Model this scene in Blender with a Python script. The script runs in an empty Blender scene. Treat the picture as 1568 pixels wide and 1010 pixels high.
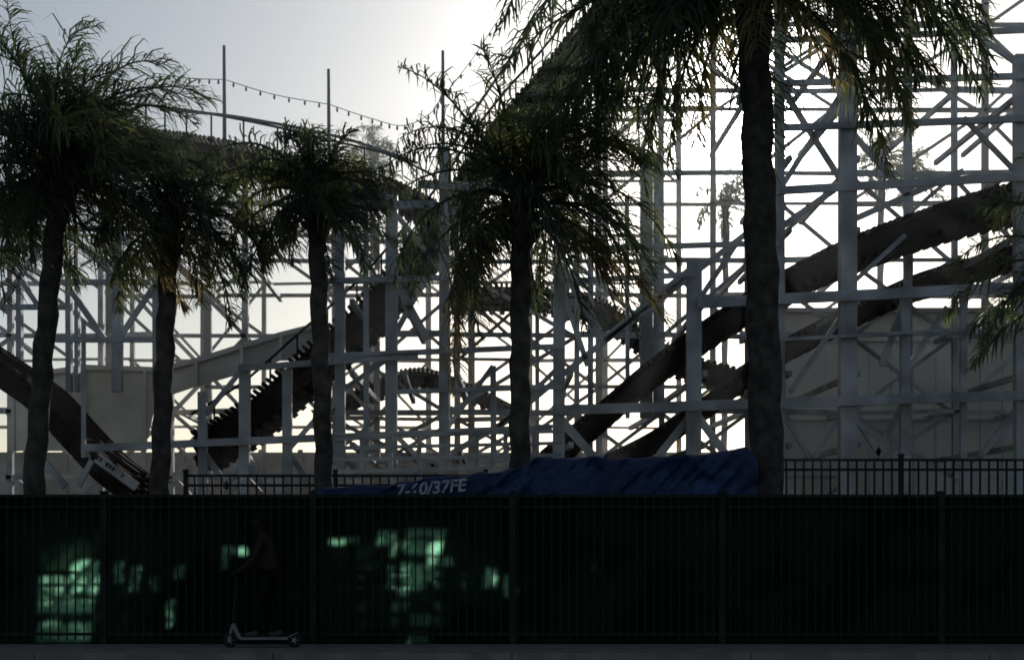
import bpy, math, random, bmesh
from mathutils import Vector, Matrix, noise
random.seed(7)
F=2220.0; CX=784.0; HY=830.0; CH=1.4
def P(x,y,Y): return Vector(((x-CX)*Y/F, Y, CH+(HY-y)*Y/F))
scene=bpy.context.scene
SUN_AZ=math.radians(9.4); SUN_EL=math.radians(16)
S=Vector((math.sin(SUN_AZ)*math.cos(SUN_EL),math.cos(SUN_AZ)*math.cos(SUN_EL),math.sin(SUN_EL)))

# ---------- materials ----------
def mat(name,c1,c2=None,scale=3.0,rough=0.7,metal=0.0,transl=0.0,tcol=None,bump=0.0,spec=0.3):
    m=bpy.data.materials.new(name); m.use_nodes=True
    nt=m.node_tree; n=nt.nodes; l=nt.links
    b=n['Principled BSDF']; b.inputs['Roughness'].default_value=rough; b.inputs['Metallic'].default_value=metal
    b.inputs['Specular IOR Level'].default_value=spec
    c2=c2 or tuple(v*0.7 for v in c1)
    tc=n.new('ShaderNodeTexCoord'); no=n.new('ShaderNodeTexNoise'); no.inputs['Scale'].default_value=scale
    no.inputs['Detail'].default_value=6
    cr=n.new('ShaderNodeValToRGB'); cr.color_ramp.elements[0].position=0.35; cr.color_ramp.elements[1].position=0.65
    cr.color_ramp.elements[0].color=(*c2,1); cr.color_ramp.elements[1].color=(*c1,1)
    l.new(tc.outputs['Object'],no.inputs['Vector']); l.new(no.outputs['Fac'],cr.inputs['Fac']); l.new(cr.outputs['Color'],b.inputs['Base Color'])
    if bump>0:
        bp=n.new('ShaderNodeBump'); bp.inputs['Strength'].default_value=bump; bp.inputs['Distance'].default_value=0.05
        l.new(no.outputs['Fac'],bp.inputs['Height']); l.new(bp.outputs['Normal'],b.inputs['Normal'])
    if transl>0:
        t=n.new('ShaderNodeBsdfTranslucent'); t.inputs['Color'].default_value=(*tcol,1)
        mx=n.new('ShaderNodeMixShader'); mx.inputs['Fac'].default_value=transl
        l.new(b.outputs[0],mx.inputs[1]); l.new(t.outputs[0],mx.inputs[2]); l.new(mx.outputs[0],n['Material Output'].inputs['Surface'])
    return m
M_white=mat('white_paint',(0.52,0.54,0.56),(0.22,0.23,0.245),1.1,0.65)
M_cream=mat('aged_cream_paint',(0.46,0.44,0.40),(0.24,0.22,0.20),0.9,0.75)
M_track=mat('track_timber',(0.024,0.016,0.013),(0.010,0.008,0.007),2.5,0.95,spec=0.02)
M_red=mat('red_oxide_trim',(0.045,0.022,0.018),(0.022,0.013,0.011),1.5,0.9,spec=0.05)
M_pole=mat('galvanised_pole',(0.20,0.22,0.25),(0.13,0.14,0.16),3,0.5)
M_bulb=mat('glass_bulb',(0.3,0.3,0.28),None,3,0.3)
M_fence=mat('black_green_paint',(0.016,0.024,0.020),(0.008,0.013,0.011),4,0.6,spec=0.15)
M_black=mat('black_iron',(0.018,0.02,0.024),(0.01,0.011,0.013),4,0.6,spec=0.2)
M_bark=mat('palm_bark',(0.085,0.078,0.070),(0.034,0.031,0.028),5,0.95,bump=0.6,spec=0.1)
M_leaf=mat('palm_leaf',(0.075,0.100,0.065),(0.036,0.056,0.038),3,0.5,transl=0.33,tcol=(0.12,0.17,0.07))
M_leaf2=mat('palm_leaf_olive',(0.11,0.125,0.055),(0.06,0.075,0.035),3,0.5,transl=0.42,tcol=(0.25,0.28,0.09))
M_dry=mat('palm_leaf_dry',(0.18,0.14,0.07),(0.10,0.08,0.04),3,0.7,transl=0.45,tcol=(0.42,0.32,0.13))
M_conc=mat('concrete_grey',(0.25,0.23,0.21),(0.16,0.148,0.135),3,0.9,bump=0.2)
M_asph=mat('asphalt',(0.05,0.05,0.052),(0.035,0.035,0.037),8,0.9,bump=0.3)
M_ground=mat('packed_earth',(0.10,0.085,0.065),(0.06,0.05,0.04),0.7,0.95)
M_tan=mat('pale_siding',(0.66,0.65,0.60),(0.48,0.47,0.43),0.35,0.8)
M_ply=mat('painted_plywood',(0.84,0.79,0.67),(0.60,0.54,0.44),0.8,0.8)
M_roof=mat('grey_roof',(0.3,0.3,0.3),None,1,0.8)
M_tarp=mat('blue_tarp_plastic',(0.022,0.045,0.130),(0.010,0.020,0.06),1.6,0.55,transl=0.10,tcol=(0.02,0.05,0.18),bump=0.3)
M_txt=mat('white_print',(0.42,0.45,0.50),(0.2,0.22,0.26),9,0.7)
M_fabric=bpy.data.materials.new('screen_fabric'); M_fabric.use_nodes=True
nt=M_fabric.node_tree; n=nt.nodes; l=nt.links; b0=n['Principled BSDF']; b0.inputs['Roughness'].default_value=.95; b0.inputs['Specular IOR Level'].default_value=.05
at=n.new('ShaderNodeAttribute'); at.attribute_name='patch_light'  # mask of the sunlight patches painted into the screen
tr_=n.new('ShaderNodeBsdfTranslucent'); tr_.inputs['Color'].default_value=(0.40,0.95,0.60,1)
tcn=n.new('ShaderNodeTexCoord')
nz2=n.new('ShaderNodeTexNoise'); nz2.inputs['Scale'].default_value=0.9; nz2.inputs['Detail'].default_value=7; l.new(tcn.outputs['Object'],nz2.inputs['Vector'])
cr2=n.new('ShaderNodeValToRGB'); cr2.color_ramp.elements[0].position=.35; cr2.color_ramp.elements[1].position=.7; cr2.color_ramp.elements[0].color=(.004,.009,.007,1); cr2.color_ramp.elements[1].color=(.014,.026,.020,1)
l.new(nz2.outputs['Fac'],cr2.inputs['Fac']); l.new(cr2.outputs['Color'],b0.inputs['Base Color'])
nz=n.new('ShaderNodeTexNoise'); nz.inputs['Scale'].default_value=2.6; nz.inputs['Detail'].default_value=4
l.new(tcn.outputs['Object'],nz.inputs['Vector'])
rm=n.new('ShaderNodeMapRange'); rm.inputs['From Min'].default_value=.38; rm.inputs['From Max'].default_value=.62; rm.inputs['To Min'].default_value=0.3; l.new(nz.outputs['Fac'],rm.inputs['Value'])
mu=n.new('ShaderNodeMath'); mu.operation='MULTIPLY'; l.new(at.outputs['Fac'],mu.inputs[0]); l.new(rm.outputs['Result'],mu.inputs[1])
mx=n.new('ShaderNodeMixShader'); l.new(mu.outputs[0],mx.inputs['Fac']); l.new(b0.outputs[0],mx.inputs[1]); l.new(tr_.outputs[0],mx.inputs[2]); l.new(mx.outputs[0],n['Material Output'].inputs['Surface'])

class MB:
    def __init__(s): s.v=[]; s.f=[]; s.m=[]
    def quad(s,a,b,c,d,mi=0):
        i=len(s.v); s.v+= [tuple(a),tuple(b),tuple(c),tuple(d)]; s.f.append((i,i+1,i+2,i+3)); s.m.append(mi)
    def tri(s,a,b,c,mi=0):
        i=len(s.v); s.v+= [tuple(a),tuple(b),tuple(c)]; s.f.append((i,i+1,i+2)); s.m.append(mi)
    def beam(s,p0,p1,w,d,mi=0,up=None):
        p0=Vector(p0);p1=Vector(p1); a=(p1-p0)
        if a.length<1e-5: return
        a.normalize(); ref=up or Vector((0,1,0))
        if abs(a.dot(ref))>0.95: ref=Vector((0,0,1))
        u=a.cross(ref).normalized(); n=a.cross(u).normalized()
        u*=w/2;n*=d/2
        i=len(s.v)
        for p in (p0,p1):
            for (x,y) in ((-1,-1),(1,-1),(1,1),(-1,1)): s.v.append(tuple(p+u*x+n*y))
        for q in ((0,1,2,3),(7,6,5,4),(0,4,5,1),(1,5,6,2),(2,6,7,3),(3,7,4,0)):
            s.f.append(tuple(i+k for k in q)); s.m.append(mi)
    def box(s,x0,x1,y0,y1,z0,z1,mi=0):
        s.beam(((x0+x1)/2,(y0+y1)/2,z0),((x0+x1)/2,(y0+y1)/2,z1),x1-x0,y1-y0,mi)
    def tube(s,pts,rad,seg=10,mi=0,cap=True):
        rings=[]
        for k,p in enumerate(pts):
            p=Vector(p); a=Vector(pts[min(k+1,len(pts)-1)])-Vector(pts[max(k-1,0)]); a.normalize()
            ref=Vector((0,1,0)) if abs(a.y)<0.9 else Vector((1,0,0))
            u=a.cross(ref).normalized(); w=a.cross(u).normalized(); r=rad[k] if hasattr(rad,'__len__') else rad
            i=len(s.v)
            for j in range(seg):
                t=2*math.pi*j/seg; s.v.append(tuple(p+(u*math.cos(t)+w*math.sin(t))*r))
            rings.append(i)
        for a_,b_ in zip(rings[:-1],rings[1:]):
            for j in range(seg):
                s.f.append((a_+j,a_+(j+1)%seg,b_+(j+1)%seg,b_+j)); s.m.append(mi)
        if cap:
            s.f.append(tuple(rings[0]+j for j in range(seg))); s.m.append(mi)
            s.f.append(tuple(rings[-1]+j for j in reversed(range(seg)))); s.m.append(mi)
    def build(s,name,mats,parent=None,smooth=False):
        me=bpy.data.meshes.new(name); me.from_pydata(s.v,[],s.f); 
        for m in mats: me.materials.append(m)
        me.polygons.foreach_set('material_index',s.m)
        if smooth: me.polygons.foreach_set('use_smooth',[True]*len(s.f))
        me.update(); o=bpy.data.objects.new(name,me); scene.collection.objects.link(o)
        if parent: o.parent=parent
        return o
def empty(name,loc=(0,0,0)):
    o=bpy.data.objects.new(name,None); scene.collection.objects.link(o); return o
R=random.uniform

# ---------- ground, road, pavement ----------
b=MB(); b.quad((-3000,-3000,-0.15),(3000,-3000,-0.15),(3000,4000,-0.15),(-3000,4000,-0.15)); b.build('ground',[M_ground])
b=MB(); b.quad((-400,-6,-0.146),(400,-6,-0.146),(400,18.2,-0.146),(-400,18.2,-0.146)); b.build('road',[M_asph])
b=MB(); b.box(-400,400,18.36,24.5,-0.14,0.0); b.build('pavement',[M_conc])
b=MB()
for i in range(-40,40): b.box(i*3.0+0.006,i*3.0+2.994,18.2,18.355,-0.145,0.012)
b.build('kerb',[M_conc])
b=MB(); b.box(-400,400,24.5,120,-0.14,-0.02); b.build('coaster_yard',[M_ground])

# ---------- front fence ----------
fence=empty('green_screened_fence'); FY=20.0
def fx(px): return (px-CX)*FY/F
def fz(py): return CH+(HY-py)*FY/F
b=MB(); ztop=fz(757)
for p in [-480,-160,160,480,785,1105,1440,1760,2080]:
    X=fx(p); b.box(X-0.045,X+0.045,FY-0.06,FY+0.03,0,ztop+0.03); 
    b.box(X-0.052,X+0.052,FY-0.07,FY+0.04,ztop+0.03,ztop+0.05)
for z,h in ((ztop-0.02,0.045),(ztop-0.17,0.035),(0.14,0.04)):
    b.beam((fx(-500),FY-0.03,z),(fx(2100),FY-0.03,z),0.03 if h<.04 else h,0.035)
x=fx(-480)
while x<fx(2080):
    b.box(x-0.009,x+0.009,FY-0.058,FY-0.049+0.002,0.06,ztop-0.045); x+=0.117
b.build('pickets_and_posts',[M_fence],fence)
light_patches=[(112,150,860,906,1),(64,108,884,915,.6),(62,146,918,936,.7),(68,150,955,978,.8),(178,188,862,890,.5),(203,216,868,905,.6),(235,243,880,902,.3),(262,273,920,957,.5),
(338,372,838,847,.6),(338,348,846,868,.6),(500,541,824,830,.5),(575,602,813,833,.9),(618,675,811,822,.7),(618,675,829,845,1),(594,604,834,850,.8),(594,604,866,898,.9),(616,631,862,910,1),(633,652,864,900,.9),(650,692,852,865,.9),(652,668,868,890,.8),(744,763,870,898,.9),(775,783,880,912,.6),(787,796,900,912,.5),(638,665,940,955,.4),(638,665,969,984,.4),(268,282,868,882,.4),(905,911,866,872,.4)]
def patch_light(x,y):  # patches of sunlight set into the fabric as more translucent zones
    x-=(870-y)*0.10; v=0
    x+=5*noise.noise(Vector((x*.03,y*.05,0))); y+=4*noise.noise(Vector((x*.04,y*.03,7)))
    for (a,c,d,e,s_) in light_patches:
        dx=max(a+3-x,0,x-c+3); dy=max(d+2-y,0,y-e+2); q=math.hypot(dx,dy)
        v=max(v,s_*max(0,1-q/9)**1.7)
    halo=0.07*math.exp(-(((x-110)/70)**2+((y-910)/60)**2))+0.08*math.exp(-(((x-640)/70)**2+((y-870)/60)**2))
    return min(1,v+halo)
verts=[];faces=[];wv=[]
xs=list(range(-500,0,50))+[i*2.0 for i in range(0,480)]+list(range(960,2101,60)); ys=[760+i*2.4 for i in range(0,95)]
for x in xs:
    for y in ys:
        verts.append((fx(x),FY+0.012+0.006*math.sin(x*0.05),fz(y))); wv.append(patch_light(x,y))
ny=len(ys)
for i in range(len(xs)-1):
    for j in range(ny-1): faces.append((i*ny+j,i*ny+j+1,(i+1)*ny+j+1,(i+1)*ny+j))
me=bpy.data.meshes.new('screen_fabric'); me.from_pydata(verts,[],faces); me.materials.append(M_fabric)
a_=me.attributes.new('patch_light','FLOAT','POINT'); a_.data.foreach_set('value',wv)
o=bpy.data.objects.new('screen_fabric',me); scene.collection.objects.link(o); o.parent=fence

# ---------- inner black picket fence ----------
def iron_fence(x0,x1,ytop,Y,name):
    e=empty(name); b=MB(); z1=P(0,ytop,Y).z; X0=P(x0,0,Y).x; X1=P(x1,0,Y).x
    X=X0; k=0
    while X<X1:
        b.box(X-0.015,X+0.015,Y-0.015,Y+0.015,0.1,z1+(0.0))
        if k%17==0: 
            b.box(X-0.04,X+0.04,Y-0.05,Y+0.03,-0.02,z1+0.08); b.box(X-0.05,X+0.05,Y-0.06,Y+0.04,z1+0.08,z1+0.11)
        X+=0.155; k+=1
    for z in (z1,z1-0.17,0.2): b.beam((X0,Y-0.035,z),(X1,Y-0.035,z),0.045,0.03)
    b.build('rails_and_pickets',[M_black],e)
iron_fence(285,760,728,25.5,'iron_picket_fence')
iron_fence(1150,1800,704,25.5,'iron_picket_fence')

# ---------- blue tarp ----------
tarp=empty('blue_tarpaulin')
prof=[(478,750),(520,746),(600,740),(700,725),(790,718),(820,700),(880,697),(960,703),(1040,697),(1100,690),(1146,687),(1158,700)]
def interp(pr,x):
    if x<=pr[0][0]: return pr[0][1]
    for (a,c),(d,e) in zip(pr[:-1],pr[1:]):
        if x<=d: return c+(e-c)*(x-a)/(d-a)
    return pr[-1][1]
b=MB(); nx=150; ny=18; grid=[]
for i in range(nx+1):
    px=478+(1158-478)*i/nx; row=[]
    top=interp(prof,px)
    for j in range(ny+1):
        t=j/ny
        py=top+(772-top)*max(0,(t-0.3)/0.7)
        Y=21.4+(0.9*(1-t/0.3) if t<0.3 else 0)-0.15*max(0,t-0.3)
        f=noise.noise(Vector((px*0.010,t*1.5,1)))*0.24+noise.noise(Vector((px*0.05+t*5,t*2,5)))*0.13+0.08*abs(noise.noise(Vector((px*0.03-t*4,t*1.0,3))))
        if px<760: f*=.45
        p=P(px,py,21.4); zz=p.z+(noise.noise(Vector((px*0.03,t,9)))*0.07 if t<0.6 else 0)
        row.append(Vector((p.x,Y+f,zz)))
    grid.append(row)
for i in range(nx):
    for j in range(ny): b.quad(grid[i][j+1],grid[i+1][j+1],grid[i+1][j],grid[i][j])
b.build('cloth',[M_tarp],tarp,False)
b=MB()
for px in (500,640,780,920,1060,1140):
    p=P(px,0,21.9); b.box(p.x-.03,p.x+.03,21.87,21.93,0,P(0,interp(prof,px)+16,21.4).z)
b.build('rack_posts',[M_black],tarp)
cu=bpy.data.curves.new('lettering','FONT'); cu.body='7-60/37FE'; cu.size=0.25; cu.extrude=0.001; cu.shear=0.2; cu.offset=0.006
to=bpy.data.objects.new('lettering',cu); scene.collection.objects.link(to); cu.materials.append(M_txt)
to.location=P(606,760,21.03); to.rotation_euler=(math.radians(90),math.radians(-5),0); to.parent=tarp

# ---------- roller coaster ----------
co=empty('wooden_roller_coaster')
topprof=[(-400,280),(0,300),(60,340),(120,350),(200,228),(330,235),(440,262),(640,312),(680,290),(740,245),(830,150),(905,60),(1000,-10),(1080,-70),(2200,-90)]
back=MB(); fr=MB()
def lattice(mb,Y,x0,x1,sp,levels_dz,w,pb,zmin=0.0,top=topprof,mi=0):
    X=P(x0,0,Y).x; X1=P(x1,0,Y).x; posts=[]
    while X<X1:
        px=CX+X*F/Y; z=P(0,interp(top,px)+12,Y).z
        ww=w*R(0.75,1.25)
        posts.append((X,z)); mb.beam((X,Y,zmin),(X+R(-.05,.05),Y,z),ww,w,mi); X+=sp*R(0.7,1.35)
    lev=[]; z=zmin+R(0.3,1.2)
    while z<22: lev.append(z); z+=levels_dz*R(0.75,1.25)
    for (a,za),(c,zc) in zip(posts[:-1],posts[1:]):
        for k,z in enumerate(lev):
            if z<min(za,zc):
                if R(0,1)<0.92: mb.beam((a-w*.4,Y-w*.8,z+R(-.03,.03)),(c+w*.4,Y-w*.8,z+R(-.05,.05)),w*R(.5,.95),w*.5,mi)
                if k+1<len(lev) and lev[k+1]<min(za,zc)+0.3:
                    r=R(0,1)
                    if r<pb: mb.beam((a,Y+w*.8,z),(c,Y+w*.8,lev[k+1]),w*.6,w*.4,mi)
                    if r<pb*0.5 or r>1-pb*0.4: mb.beam((a,Y+w*1.3,lev[k+1]),(c,Y+w*1.3,z),w*.6,w*.4,mi)
    return posts,lev
pA,lA=lattice(back,37.5,-150,1750,2.5,1.9,0.17,0.5,mi=0)
pB,lB=lattice(back,44.0,-200,1800,3.3,2.6,0.17,0.45,mi=1)
lattice(back,51.0,-200,1080,3.0,2.2,0.16,0.35,mi=1)
lattice(back,40.0,490,880,1.7,1.6,0.15,0.6,top=[(400,330),(640,330),(900,430)],mi=1)
for (X,z) in pA:
    for lz in lA[::2]:
        if lz<z: back.beam((X+.1,37.5,lz+.1),(X+R(-.3,.3),44.0,lz+.1),0.11,0.13)
def seg(x0,y0,x1,y1,w,Y=31.0,d=0.12,mi=0,mb=None,Y1=None):
    s=Y/F; (mb or fr).beam(P(x0,y0,Y),P(x1,y1,Y1 or Y),w*s,d,mi)
for (x,y0,y1,w) in [(1298,-40,760,25),(1562,85,760,19),(1063,398,760,22),(1193,-40,760,14),(857,285,760,18),(681,225,760,16),(600,300,760,18),(520,308,760,15),
    (440,565,760,14),(375,558,760,16),(310,600,760,13),(1386,440,760,14),(1475,440,760,10),(128,490,700,6),(755,560,760,9),(560,320,700,8),(1700,80,760,20)]:
    seg(x,y0,x+R(-2,2),y1,w,31.0,w*31/F*0.9)
for (x,y0,y1,w) in [(990,235,640,19),(1005,235,640,8),(181,350,600,15),(105,378,600,8),(118,378,600,6),(240,330,600,12),(905,300,700,8),(1390,-40,640,11),(960,300,640,6),(30,380,600,8)]:
    seg(x,y0,x+R(-2,2),y1,w,34.5,0.2)
for (x0,y0,x1,y1,w) in [(498,314,668,314,12),(640,282,865,292,12),(1068,464,1720,432,16),(846,628,1720,600,15),(125,686,845,655,11),(365,564,640,544,9),(1190,62,1720,40,8),(1190,128,1720,112,9),
   (1190,196,1720,176,10),(1190,292,1720,262,12),(846,432,1063,420,8),(846,382,1193,372,8),(500,430,690,425,8),(500,545,860,530,8),(600,600,860,592,7),(1190,520,1568,500,5),(85,350,250,350,7),(85,432,250,432,8),(85,520,250,520,8),(-80,380,100,380,8),(-80,470,100,470,8)]:
    seg(x0,y0,x1,y1,w,30.78,0.1)
for (x0,y0,x1,y1,w) in [(1193,128,1298,292,9),(1298,128,1193,292,9),(1193,350,1298,276,10),(1298,340,1475,262,9),(1298,196,1390,300,9),(1475,180,1562,270,7),(1475,40,1562,100,8),
   (1010,696,1063,630,12),(1063,630,1112,696,12),(857,640,912,702,13),(857,400,915,505,12),(925,520,1063,408,11),(1063,470,1130,370,8),(857,430,900,560,8),(600,420,655,520,11),(655,420,600,520,8),(520,314,560,420,8),
   (600,320,681,420,8),(310,690,350,748,10),(375,690,345,748,8),(375,690,405,748,9),(440,690,475,740,9),(55,690,100,745,10),(128,686,210,745,14),(150,686,120,745,8),(520,690,560,740,8),(600,660,640,700,8),
   (1298,620,1350,700,9),(1298,620,1245,700,9),(1386,610,1340,700,8),(1562,620,1500,700,9),(1193,620,1240,700,8),(1386,460,1350,560,10),(1386,570,1450,470,8),(1298,470,1210,600,8),
   (660,712,775,645,9),(775,645,900,542,9),(900,542,1145,356,9),(600,742,665,712,8),(857,300,900,370,7),(681,300,740,420,7),(520,600,600,545,7),(440,690,520,600,7),(375,560,310,640,7),(681,660,755,560,7),(755,660,857,560,7),
   (1298,440,1386,360,7),(100,350,181,430,9),(181,350,240,440,9),(181,520,240,432,8),(100,432,160,520,9),(0,380,60,470,8),(60,380,0,470,7)]:
    seg(x0,y0,x1,y1,w,31.25,0.09)
for (x,z) in [(1298,0),(1063,430),(857,300),(681,290),(600,320),(520,320),(1562,100),(1193,0)]:
    for py in range(20,690,110):
        if py>z: 
            p=P(x,py,31.0); fr.beam(p+Vector((0.25,0.1,0)),(p.x+R(0,.3),37.4,p.z),0.10,0.12)
back.build('rear_bents',[M_white,M_cream],co)
fr.build('front_bents',[M_white],co)
tr=MB()
def dens(pts,n=8):
    out=[]
    for i in range(len(pts)-1):
        p0=Vector(pts[max(i-1,0)]);p1=Vector(pts[i]);p2=Vector(pts[i+1]);p3=Vector(pts[min(i+2,len(pts)-1)])
        for k in range(n):
            t=k/n; out.append(0.5*((2*p1)+(-p0+p2)*t+(2*p0-5*p1+4*p2-p3)*t*t+(-p0+3*p1-3*p2+p3)*t**3))
    out.append(Vector(pts[-1])); return out
def track(pts,Y,thick,width=2.2,rail=1.0,mi=0,hand=True):
    c=dens([P(x,y,Y) for x,y in pts],6)
    for a,d in zip(c[:-1],c[1:]):
        e=(d-a)*0.04; 
        for off,th in ((0.0,thick),(width*0.32,thick*0.8),(width*0.68,thick*0.8),(width,thick)):
            for q,(dz,hh) in enumerate(((-.34,.30),(0,.30),(.34,.30))):
                o=Vector((0,off-0.02*(q-1),th*dz)); tr.beam(a-e+o,d+e+o,th*hh,0.16,mi)
        n=Vector((0,0,thick*0.5+0.03)); ax=(d-a).normalized(); L_=(d-a).length
        k=max(2,int(L_/0.42))
        for q in range(k):
            t=a.lerp(d,(q+.5)/k)
            tr.beam(t+n+Vector((0,-0.55-R(0,.1),0)),t+n+Vector((0,width+0.5,0)),0.09,L_/k*0.55,mi,up=ax)
            if q%2==0: tr.beam(t-n+Vector((0,-0.12,0)),t-n+Vector((0,width+0.1,0)),0.12,0.14,mi,up=ax)
        tr.beam(a+n+Vector((0,width*0.32,0.1)),d+n+Vector((0,width*0.32,0.1)),0.1,0.1,1); tr.beam(a+n+Vector((0,width*0.68,0.1)),d+n+Vector((0,width*0.68,0.1)),0.1,0.1,1)
    if hand:
        for off in (-0.5,width+0.5):
            for k,(a,d) in enumerate(zip(c[:-1],c[1:])):
                h=Vector((0,off,rail)); tr.beam(a+h,d+h,0.05,0.05,0)
                if k%3==0: tr.beam(a+Vector((0,off,0)),a+h,0.04,0.04,0)
track([(1090,-60),(1000,-25),(905,50),(830,140),(750,232),(680,335),(620,410),(550,490),(460,570),(380,640),(300,690)],33.5,0.66,2.2,0.8)
track([(1720,270),(1620,290),(1500,318),(1400,350),(1300,388),(1210,432),(1100,500),(1000,572),(920,640),(830,715)],32.3,0.45,2.2,0.6,hand=False)
track([(1720,350),(1600,378),(1480,415),(1400,440),(1280,498),(1180,552),(1090,620),(1000,680),(930,715)],35.2,0.34,1.6,0.6,hand=False)
track([(-60,330),(20,300),(110,235),(200,216),(260,220),(330,230),(430,250),(520,272),(600,292),(670,325)],36.0,0.22,2.0,0.75,mi=1)
track([(-60,530),(0,570),(50,606),(100,660),(150,712),(200,750)],31.8,0.5,2.0,0.6,hand=False)
track([(690,452),(780,452),(860,458),(930,478),(990,520),(1060,560),(1160,585)],38.5,0.28,1.8,0.6,hand=False)
track([(480,640),(560,600),(640,575),(720,600),(800,640)],41,0.2,1.8,0.6,hand=False)
tr.build('track',[M_track,M_red],co)
pl=MB()
for (x,y0,y1) in [(344,70,240),(504,106,280),(679,78,300)]:
    pl.tube([P(x,y1,35),P(x-1,y0,35)],[0.05,0.035],8)
pl.beam(P(775,190,33),P(768,72,33),0.03,0.03)
for s_ in [[(245,168),(300,172),(380,182),(520,210),(640,250)],[(690,225),(740,150),(808,50),(850,-20)]]:
    c=dens([P(x,y,34) for x,y in s_],6)
    for a,d in zip(c[:-1],c[1:]): pl.beam(a,d,0.06,0.06)
pl.build('flagpoles_and_top_rail',[M_pole],co)
sl=MB()
for s_ in [[(235,112),(290,120),(344,122)],[(344,122),(420,145),(504,160)],[(504,160),(570,182),(620,192),(665,168),(679,130)],[(665,165),(720,95),(760,35),(800,-20)]]:
    c=dens([P(x,y,34.8) for x,y in s_],8); sl.tube(c,0.010,5)
    for a in c[::2]:
        sl.tube([a,a-Vector((0,0,0.04)),a-Vector((0,0,0.09)),a-Vector((0,0,0.12))],[0.012,0.024,0.028,0.008],6,1)
sl.build('string_lights',[M_pole,M_bulb],co)

# ---------- sheds, walls ----------
shed=empty('pale_storage_shed'); b=MB(); Y=40.5
xa,xb=P(1195,0,Y).x,P(1800,0,Y).x; zt=P(0,480,Y).z
b.box(xa,xb,Y,Y+3,-0.02,zt)
x=xa
while x<xb: b.box(x,x+0.06,Y-0.04,Y-0.002,0,zt-0.1); x+=0.62
for py in (520,640): 
    z=P(0,py,Y).z; b.box(xa,xb,Y-0.09,Y-0.045,z-0.05,z+0.05)
b.build('walls',[M_tan],shed)
b=MB(); b.box(xa-.2,xb+.2,Y-.3,Y+3.3,zt,zt+0.12)
b.build('roof',[M_roof],shed)
b=MB()
for px in (1290,1500): 
    X=P(px,0,Y).x; b.box(X-.5,X+.5,Y-0.14,Y-0.1,0,2.1); b.box(X-.58,X+.58,Y-0.1,Y-0.092,0,2.2)
b.build('doors',[M_pole],shed)
skirt=empty('curved_plywood_skirt'); b=MB()
c=[(20,585,690,37),(60,572,690,36.3),(130,562,690,35.8),(222,565,690,35.5),(240,566,612,35.5),(300,552,592,35.5),(370,530,572,35.8),(430,512,552,36.4),(490,497,538,37.2)]
for (x0,a0,b0,y0),(x1,a1,b1,y1) in zip(c[:-1],c[1:]):
    n=4
    for k in range(n):
        t0=k/n;t1=(k+1)/n; L=lambda a,b_,t:a+(b_-a)*t
        Y0=L(y0,y1,t0);Y1=L(y0,y1,t1)
        b.quad(P(L(x0,x1,t0),L(b0,b1,t0),Y0),P(L(x0,x1,t1),L(b0,b1,t1),Y1),P(L(x0,x1,t1),L(a0,a1,t1),Y1),P(L(x0,x1,t0),L(a0,a1,t0),Y0))
    b.beam(P(x0,a0,y0-.05),P(x1,a1,y1-.05),0.12,0.1); b.beam(P(x0,a0,y0-.08),P(x0,b0,y0-.08),0.08,0.06)
b.build('panels',[M_ply],skirt)
wall=empty('low_white_wall'); b=MB(); Y=47
b.box(-30,30,Y,Y+.3,-0.02,P(0,692,Y).z)
for px in range(-200,1700,60): 
    X=P(px,0,Y).x; b.box(X-.08,X+.08,Y-.06,Y-.003,0,P(0,688,Y).z)
b.build('boards',[M_cream],wall)
rail=empty('white_board_railing'); b=MB(); Y=29.5
for py in (668,686,704,722): b.beam(P(505,py,Y),P(860,py-8,Y),0.07,0.05)
for px in range(510,860,44): b.beam(P(px,664,Y+.05),P(px,790,Y+.05),0.09,0.05)
b.build('boards',[M_white],rail)

# ---------- palms ----------
def frond(mb,o,az,el,L,droop,mi,wind=(0.12,0,0.0),lw=0.03,nl=70,ll=0.62):
    d=Vector((math.cos(az)*math.cos(el),math.sin(az)*math.cos(el),math.sin(el)))
    N=22; p=Vector(o); pts=[p.copy()]; dirs=[d.copy()]; sw=R(-.05,.05)
    for i in range(N):
        t=i/N
        d=(d+Vector((0,0,-1))*droop*(0.03+0.16*t)+Vector(wind)*0.12*(0.3+t)+Vector((sw,R(-.03,.03),R(-.03,.03)))).normalized()
        p=p+d*(L/N); pts.append(p.copy()); dirs.append(d.copy())
    mb.tube(pts,[0.032*(1-0.9*k/N)+0.003 for k in range(N+1)],5,mi,False)
    rag=R(.0,.22)
    for i in range(nl):
        t=0.10+0.90*i/nl; fi=t*N; k=min(int(fi),N-1); q=pts[k].lerp(pts[k+1],fi-k); dd=dirs[k]
        side=dd.cross(Vector((0,0,1)))
        if side.length<0.1: side=Vector((1,0,0))
        side.normalize(); upv=side.cross(dd).normalized()
        prof=(math.sin(math.pi*min(1,(t*0.84+0.13)))**0.5)*(0.75+0.35*(1-t))
        for s in (-1,1):
            if R(0,1)<rag: continue
            l=ll*prof*R(0.6,1.3); plum=R(-0.7,1.0)
            a=(side*s*R(.5,1)+dd*R(0.3,0.9)+upv*plum+Vector(wind)*1.4).normalized()
            g=Vector((0,0,-1))
            p1=q+a*l*0.4; a2=(a+g*R(0.15,0.9)+Vector(wind)*1.6).normalized(); p2=p1+a2*l*0.35
            a3=(a2+g*R(0.4,1.4)).normalized(); p3=p2+a3*l*0.35
            wv=a.cross(Vector((R(-.6,.6),R(-.6,.6),1))).normalized()*lw*0.5
            mb.quad(q-wv*.5,q+wv*.5,p1+wv,p1-wv,mi); mb.quad(p1-wv,p1+wv,p2+wv*.75,p2-wv*.75,mi); mb.tri(p2-wv*.75,p2+wv*.75,p3,mi)
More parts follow.
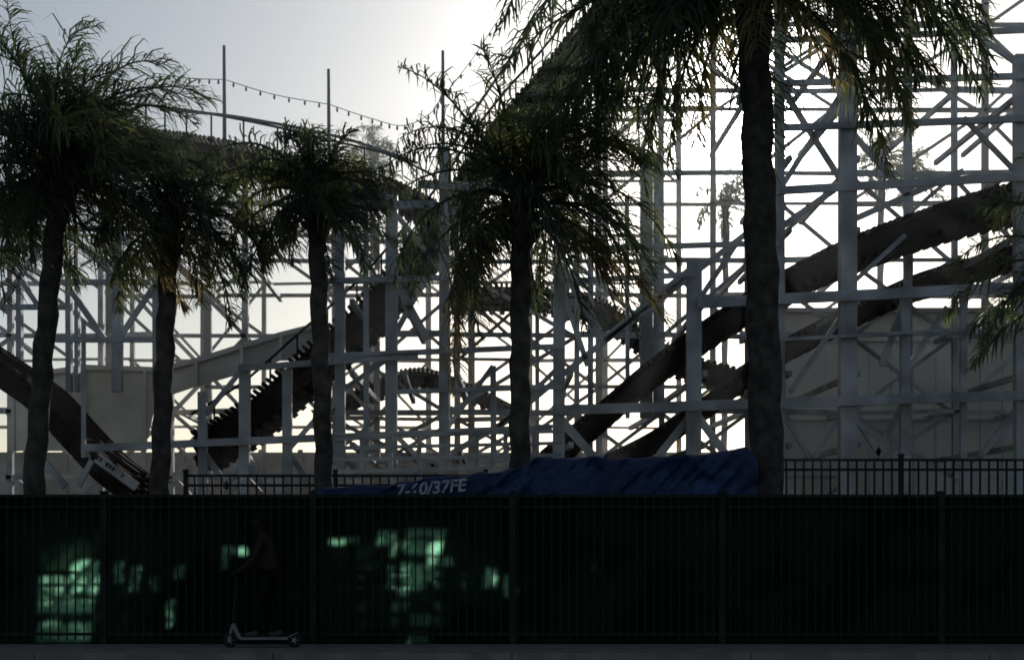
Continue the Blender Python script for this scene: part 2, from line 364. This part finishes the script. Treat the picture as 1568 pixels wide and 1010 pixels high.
def palm(base_px,crown_px,crown_py,Y,w,nf,L,extra=(),wind=(0.22,0,0.02),droop=1.0,ll=0.62,nl=70,name='queen_palm',mid=0,lw=0.03,drop=0.5,lowel=-27,olive=.3):
    e=empty(name); o=P(crown_px,crown_py,Y); bx=P(base_px,0,Y).x
    tb=MB(); pts=[];rad=[]; n=30
    for k in range(n+1):
        t=k/n; x=bx+(o.x-bx)*(t**1.4)+mid*math.sin(math.pi*t); pts.append((x+0.02*math.sin(k*1.7),Y+0.02*math.sin(k),o.z*t))
        rad.append((w/2)*(1.05-0.12*t+(0.2*(1-t)**8))*(1+0.06*math.sin(k*2.9))*(1 if t<0.9 else 1.25-(t-.9)*4))
    tb.tube(pts,rad,14)
    for k in range(30):
        a=R(0,6.28); z=o.z-R(0.05,1.1); p=Vector((o.x-(o.x-bx)*1.4*(o.z-z)/o.z,Y,z)); dv=Vector((math.cos(a),math.sin(a),0))
        tb.beam(p+dv*w*.35,p+dv*(w*.5+R(.05,.22))+Vector((0,0,R(.15,.4))),0.07,0.05)
    tb.build('trunk',[M_bark],e,True)
    lb=MB()
    for i in range(nf):
        az=2*math.pi*(i*0.381966)+R(-.3,.3); t=i/nf
        el=math.radians(80-(80-lowel)*t+R(-8,8)); mi=1 if R(0,1)<olive else 0
        if t>0.9 and R(0,1)<0.4: mi=2
        frond(lb,o+Vector((0,0,-drop*t)),az,el,L*R(.75,1.15)*(0.8+.2*(1-abs(t-.5))),droop*R(.6,1.35),mi,wind,lw,nl,ll)
    for (dx,dy,el,l,dr,mi) in extra: frond(lb,o+Vector((0,0,-R(0,.3))),math.atan2(dy,dx),math.radians(el),l,dr,mi,wind,lw,nl,ll)
    lb.build('crown',[M_leaf,M_leaf2,M_dry],e)
palm(42,96,240,24,0.34,44,2.7,[(1,0,62,3.1,.8,0),(1,.4,45,2.6,.9,0),(1,-.4,66,3.0,.8,0),(-1,0,60,3.0,.8,0),(-1,.3,40,2.8,.8,0),(.6,0,66,2.8,1.0,0),(1,.1,30,2.3,1.0,0),(1,-.1,50,2.7,.9,0),(-1,-.2,72,3.2,.9,0),(-.4,.3,75,3.0,1.0,0),(-1,.2,25,2.6,.7,0)],ll=0.82,wind=(0.25,0,.03),olive=.12)
palm(240,262,320,25,0.33,20,2.0,[(-1,.2,50,1.8,1,0),(.4,-.5,-10,2.6,1.1,2),(.8,0,20,2.3,1.3,0),(1,.2,10,2.0,.9,1),(1,-.2,-5,2.0,.9,1)],ll=0.6)
palm(500,482,280,24.5,0.30,24,1.7,[(-1,0,45,2.3,.8,1),(-1,.3,25,2.3,.7,1),(-1,-.3,62,2.4,.9,0),(-.9,0,-15,2.6,.8,1),(-.9,0,-35,2.3,.8,0),(1,0,25,1.5,1,0)],ll=0.55,olive=.4)
palm(795,798,285,23.5,0.33,36,2.6,[(-1,0,48,2.9,.8,0),(-1,.3,30,2.6,.7,0),(-1,-.3,55,2.7,.8,0),(-.7,-.2,-30,3.0,1.0,2),(-.5,.2,-40,3.5,1.0,2),(1,0,10,3.2,1.2,0),(1,-.2,35,3.2,1.3,1),(.5,-.4,60,2.6,.8,0),(1,.2,55,3.2,.8,0),(1,.2,-10,3.1,1.0,0),(.8,-.2,70,3.2,.7,0),(1,-.3,-25,3.3,.8,2),(1,.3,42,3.3,.8,0),(-.6,.3,68,2.8,.8,0)],ll=0.7,olive=.35)
palm(1178,1150,-70,22.0,0.50,38,3.9,[(-1,0,15,4.6,.8,0),(-1,.2,0,4.5,.8,0),(-1,-.2,-12,4.2,.8,0),(-1,.3,-22,3.9,.7,0),(-.8,-.3,-5,4.2,1.1,0),(-1,.1,-32,3.6,.6,0),(-1,-.3,-8,4.6,.6,0),(-.6,.2,-45,3.3,.8,1),(1,0,15,3.9,1.0,0),(1,.2,5,3.7,1.1,1),(.9,-.3,25,4.2,1.0,1),(1,.1,0,3.4,1.0,0),(1,-.1,32,4.4,1.1,0),(-1,-.1,30,4.8,1.0,0),(1,-.2,-8,3.5,.6,1),
   (1,.3,-2,4.0,.9,0),(1,-.4,12,4.4,1.0,0),(1,.05,20,4.6,1.1,1),(1,-.15,5,4.3,.9,0),(1,.5,10,4.2,1.2,1),(-.7,.5,-10,4.0,.8,0),(-.8,.1,-38,3.9,.5,0),(-.9,-.1,-18,4.4,.9,1),(-.5,-.3,-30,3.8,.9,0)],ll=0.85,wind=(0.08,0,0),nl=85,lw=.034,olive=.35)
palm(1690,1670,400,24.5,0.32,26,2.6,[(-1,0,20,2.9,.8,1),(-1,-.2,0,2.7,.9,0)],ll=.6,olive=.4,wind=(-.03,0,0))
for (x,y,Y) in ((1112,300,66),(1350,235,62),(572,235,70),(1395,268,72)):
    palm(x-4,x,y,Y,0.3,15,2.1,(),name='distant_palm',nl=26,lw=0.07,ll=.7)

# ---------- kick scooter and rider ----------
SX=P(405,0,19.35).x; SY=19.35
sc=empty('kick_scooter'); b=MB()
def tor(mb,c,r,rt,mi=0,n=20):
    ring=[Vector(c)+Vector((math.cos(2*math.pi*k/n)*r,0,math.sin(2*math.pi*k/n)*r)) for k in range(n+1)]
    mb.tube(ring,rt,8,mi,False)
for wx in (-0.46,0.40):
    tor(b,(SX+wx,SY,0.10),0.075,0.024,0); b.tube([(SX+wx,SY-.03,0.10),(SX+wx,SY+.03,0.10)],0.03,10,1)
    for k in range(5):
        a=k*1.2566; b.beam((SX+wx,SY,0.10),(SX+wx+.07*math.cos(a),SY,.10+.07*math.sin(a)),0.015,0.012,1)
b.beam((SX-.33,SY,.125),(SX+.32,SY,.125),0.035,0.13,1); b.beam((SX+.30,SY,.13),(SX+.44,SY,.20),0.012,0.07,1)
b.beam((SX-.33,SY,.13),(SX-.42,SY,.32),0.05,0.05,1); b.tube([(SX-.47,SY,.13),(SX-.42,SY,.30)],[.022,.022],10,1); b.tube([(SX-.42,SY,.30),(SX-.37,SY,.98)],[.02,.016],10,0)
b.tube([(SX-.37,SY-.24,.985),(SX-.37,SY+.24,.985)],0.016,8,0)
b.build('frame_and_wheels',[M_black,mat('light_alloy',(.22,.22,.24),None,3,.4)],sc)
person=empty('scooter_rider')
M_skin=mat('skin',(0.040,0.024,0.019),(0.028,0.018,0.014),6,0.8,spec=.1); M_hair=mat('hair',(0.010,0.010,0.009),None,20,.8,spec=.1); M_pant=mat('dark_cloth',(0.010,0.013,0.013),(0.008,0.010,0.010),6,.95,spec=.05); M_shoe=mat('shoe',(0.05,0.05,0.05),None,5,.7)
def skin(name,verts,edges,rad,mats,root=0,sub=2):
    me=bpy.data.meshes.new(name); me.from_pydata([(SX+v[0],SY+v[1],v[2]) for v in verts],edges,[]); me.materials.append(mats)
    o=bpy.data.objects.new(name,me); scene.collection.objects.link(o); o.parent=person
    m=o.modifiers.new('s','SKIN'); m.use_smooth_shade=True
    for i,r in enumerate(rad):
        sv=me.skin_vertices[0].data[i]; sv.radius=(r,r) if not isinstance(r,tuple) else r; sv.use_root=(i==root)
    s=o.modifiers.new('d','SUBSURF'); s.levels=sub; s.render_levels=sub
    return o
V=[(.06,0,1.0),(.05,0,1.14),(.02,0,1.30),(-.01,0,1.43),(-.04,0,1.53),(-.06,0,1.60)]
E=[(0,1),(1,2),(2,3),(3,4),(4,5)]; Rr=[(.13,.15),(.115,.135),(.125,.16),(.10,.14),(.05,.05),(.05,.05)]
for s in (-1,1):
    i=len(V); V+=[(-.02,s*.18,1.43),(-.10,s*.24,1.19),(-.30,s*.21,1.03),(-.355,s*.19,1.0)]; E+=[(3,i),(i,i+1),(i+1,i+2),(i+2,i+3)]; Rr+=[.055,.042,.03,.03]
skin('torso_and_arms',V,E,Rr,M_skin)
V=[(.06,0,1.0)];E=[];Rr=[(.135,.155)]
for s,kx,ax in ((-1,-.08,-.10),(1,.06,.20)):
    i=len(V); V+=[(.05,s*.09,.92),(kx,s*.09,.56),(ax+.02,s*.05,.22)]; E+=[(0,i),(i,i+1),(i+1,i+2)]; Rr+=[.095,.065,.045]
skin('trousers',V,E,Rr,M_pant)
for s,ax in ((-1,-.10),(1,.20)):
    skin('shoe',[(ax+.02,s*.05,.24),(ax,s*.05,.19),(ax-.10,s*.05,.175),(ax-.16,s*.05,.17)],[(0,1),(1,2),(2,3)],[.042,.045,.04,.03],M_shoe)
for s in (-1,1):
    for k in range(4):
        y=s*(.165+.02*k); l_=(.9,1,.95,.8)[k]
        skin('finger',[(-.35,y,1.0),(-.39,y,1.01),(-.395*1.01,y,.975),(-.37,y,.962+.003*l_)],[(0,1),(1,2),(2,3)],[.010,.009,.009,.008],M_skin,sub=1)
    skin('thumb',[(-.345,s*.16,.99),(-.35,s*.145,.965),(-.375,s*.14,.958)],[(0,1),(1,2)],[.011,.010,.009],M_skin,sub=1)
def ell(c,r,mtl,name,cut=None):
    b=MB(); n=20;m_=14
    for i in range(m_):
        for j in range(n):
            q=[]
            for (ii,jj) in ((i,j),(i,j+1),(i+1,j+1),(i+1,j)):
                th=math.pi*ii/m_; ph=2*math.pi*jj/n; x=math.sin(th)*math.cos(ph);y=math.sin(th)*math.sin(ph);z=math.cos(th)
                if z<0: x*=1-0.25*z*z; y*=1-0.35*z*z
                q.append((SX+c[0]+r[0]*x,SY+c[1]+r[1]*y,c[2]+r[2]*z))
            if cut is None or cut(q[0]): b.quad(*q)
    b.build(name,[mtl],person,True)
ell((-.075,0,1.675),(.098,.078,.12),M_skin,'head'); ell((-.06,0,1.70),(.102,.085,.108),M_hair,'hair',lambda q:q[2]>1.71 or q[0]>SX-.05)
ell((-.172,0,1.665),(.02,.013,.022),M_skin,'nose')
for s in (-1,1): ell((-.06,s*.08,1.67),(.02,.01,.032),M_skin,'ear'); ell((-.158,s*.03,1.69),(.012,.014,.008),M_hair,'eye')
ell((-.163,0,1.625),(.010,.024,.006),M_red,'mouth')

# ---------- veil over the park (added scattering volume standing in for lens glare) ----------
hz=bpy.data.materials.new('glare_veil'); hz.use_nodes=True; nt=hz.node_tree; nt.nodes.clear()
vs=nt.nodes.new('ShaderNodeVolumeScatter'); vs.inputs['Density'].default_value=0.0011; vs.inputs['Anisotropy'].default_value=0.62
vs.inputs['Color'].default_value=(0.88,0.96,1.0,1)
om=nt.nodes.new('ShaderNodeOutputMaterial'); nt.links.new(vs.outputs[0],om.inputs['Volume'])
me=bpy.data.meshes.new('glare_veil'); bm=bmesh.new(); bmesh.ops.create_cube(bm,size=1.0)
for v in bm.verts: v.co=Vector((v.co.x*120,47.8+v.co.y*54.4,15+v.co.z*30.02))
bmesh.ops.recalc_face_normals(bm,faces=bm.faces); bm.to_mesh(me); bm.free(); me.materials.append(hz)
o=bpy.data.objects.new('glare_veil',me); scene.collection.objects.link(o)

# ---------- sky + sun ----------
w=bpy.data.worlds.new('World'); scene.world=w; w.use_nodes=True; nt=w.node_tree; n=nt.nodes; l=nt.links
bg=n['Background']; sky=n.new('ShaderNodeTexSky'); sky.sky_type='NISHITA'; sky.sun_disc=False
sky.sun_elevation=SUN_EL; sky.sun_rotation=SUN_AZ; sky.air_density=1.0; sky.dust_density=0.8; sky.ozone_density=1.6
tc=n.new('ShaderNodeTexCoord'); nm=n.new('ShaderNodeVectorMath'); nm.operation='NORMALIZE'; l.new(tc.outputs['Generated'],nm.inputs[0])
dt=n.new('ShaderNodeVectorMath'); dt.operation='DOT_PRODUCT'; dt.inputs[1].default_value=S; l.new(nm.outputs[0],dt.inputs[0])
mx0=n.new('ShaderNodeMath'); mx0.operation='MAXIMUM'; mx0.inputs[1].default_value=0.001; l.new(dt.outputs['Value'],mx0.inputs[0])
def pw(k,a):
    p=n.new('ShaderNodeMath'); p.operation='POWER'; p.inputs[1].default_value=k; l.new(mx0.outputs[0],p.inputs[0])
    m=n.new('ShaderNodeMath'); m.operation='MULTIPLY'; m.inputs[1].default_value=a; l.new(p.outputs[0],m.inputs[0]); return m
g1=pw(85,16.0); g2=pw(1500,260.0); ad=n.new('ShaderNodeMath'); ad.operation='ADD'; l.new(g1.outputs[0],ad.inputs[0]); l.new(g2.outputs[0],ad.inputs[1])
hs=n.new('ShaderNodeHueSaturation'); hs.inputs['Saturation'].default_value=0.75; l.new(sky.outputs[0],hs.inputs['Color'])
va=n.new('ShaderNodeVectorMath'); va.operation='ADD'; l.new(hs.outputs['Color'],va.inputs[0]); l.new(ad.outputs[0],va.inputs[1])
l.new(va.outputs[0],bg.inputs['Color']); bg.inputs['Strength'].default_value=0.068
sd=bpy.data.lights.new('sun','SUN'); sd.energy=3.4; sd.angle=math.radians(0.5); sd.color=(1,.96,.90)
so=bpy.data.objects.new('sun',sd); scene.collection.objects.link(so); so.rotation_euler=S.to_track_quat('Z','Y').to_euler(); so.location=(20,60,40)
cam=bpy.data.cameras.new('camera'); cam.sensor_width=36; cam.lens=F/1568*36; cam.shift_y=325/1568; cam.clip_end=6000
cam.dof.use_dof=True; cam.dof.focus_distance=14.5; cam.dof.aperture_fstop=2.8
cobj=bpy.data.objects.new('camera',cam); scene.collection.objects.link(cobj); cobj.location=(0,0,CH); cobj.rotation_euler=(math.radians(90),0,0); scene.camera=cobj
scene.view_settings.view_transform='Standard'; scene.view_settings.look='None'; scene.view_settings.exposure=0
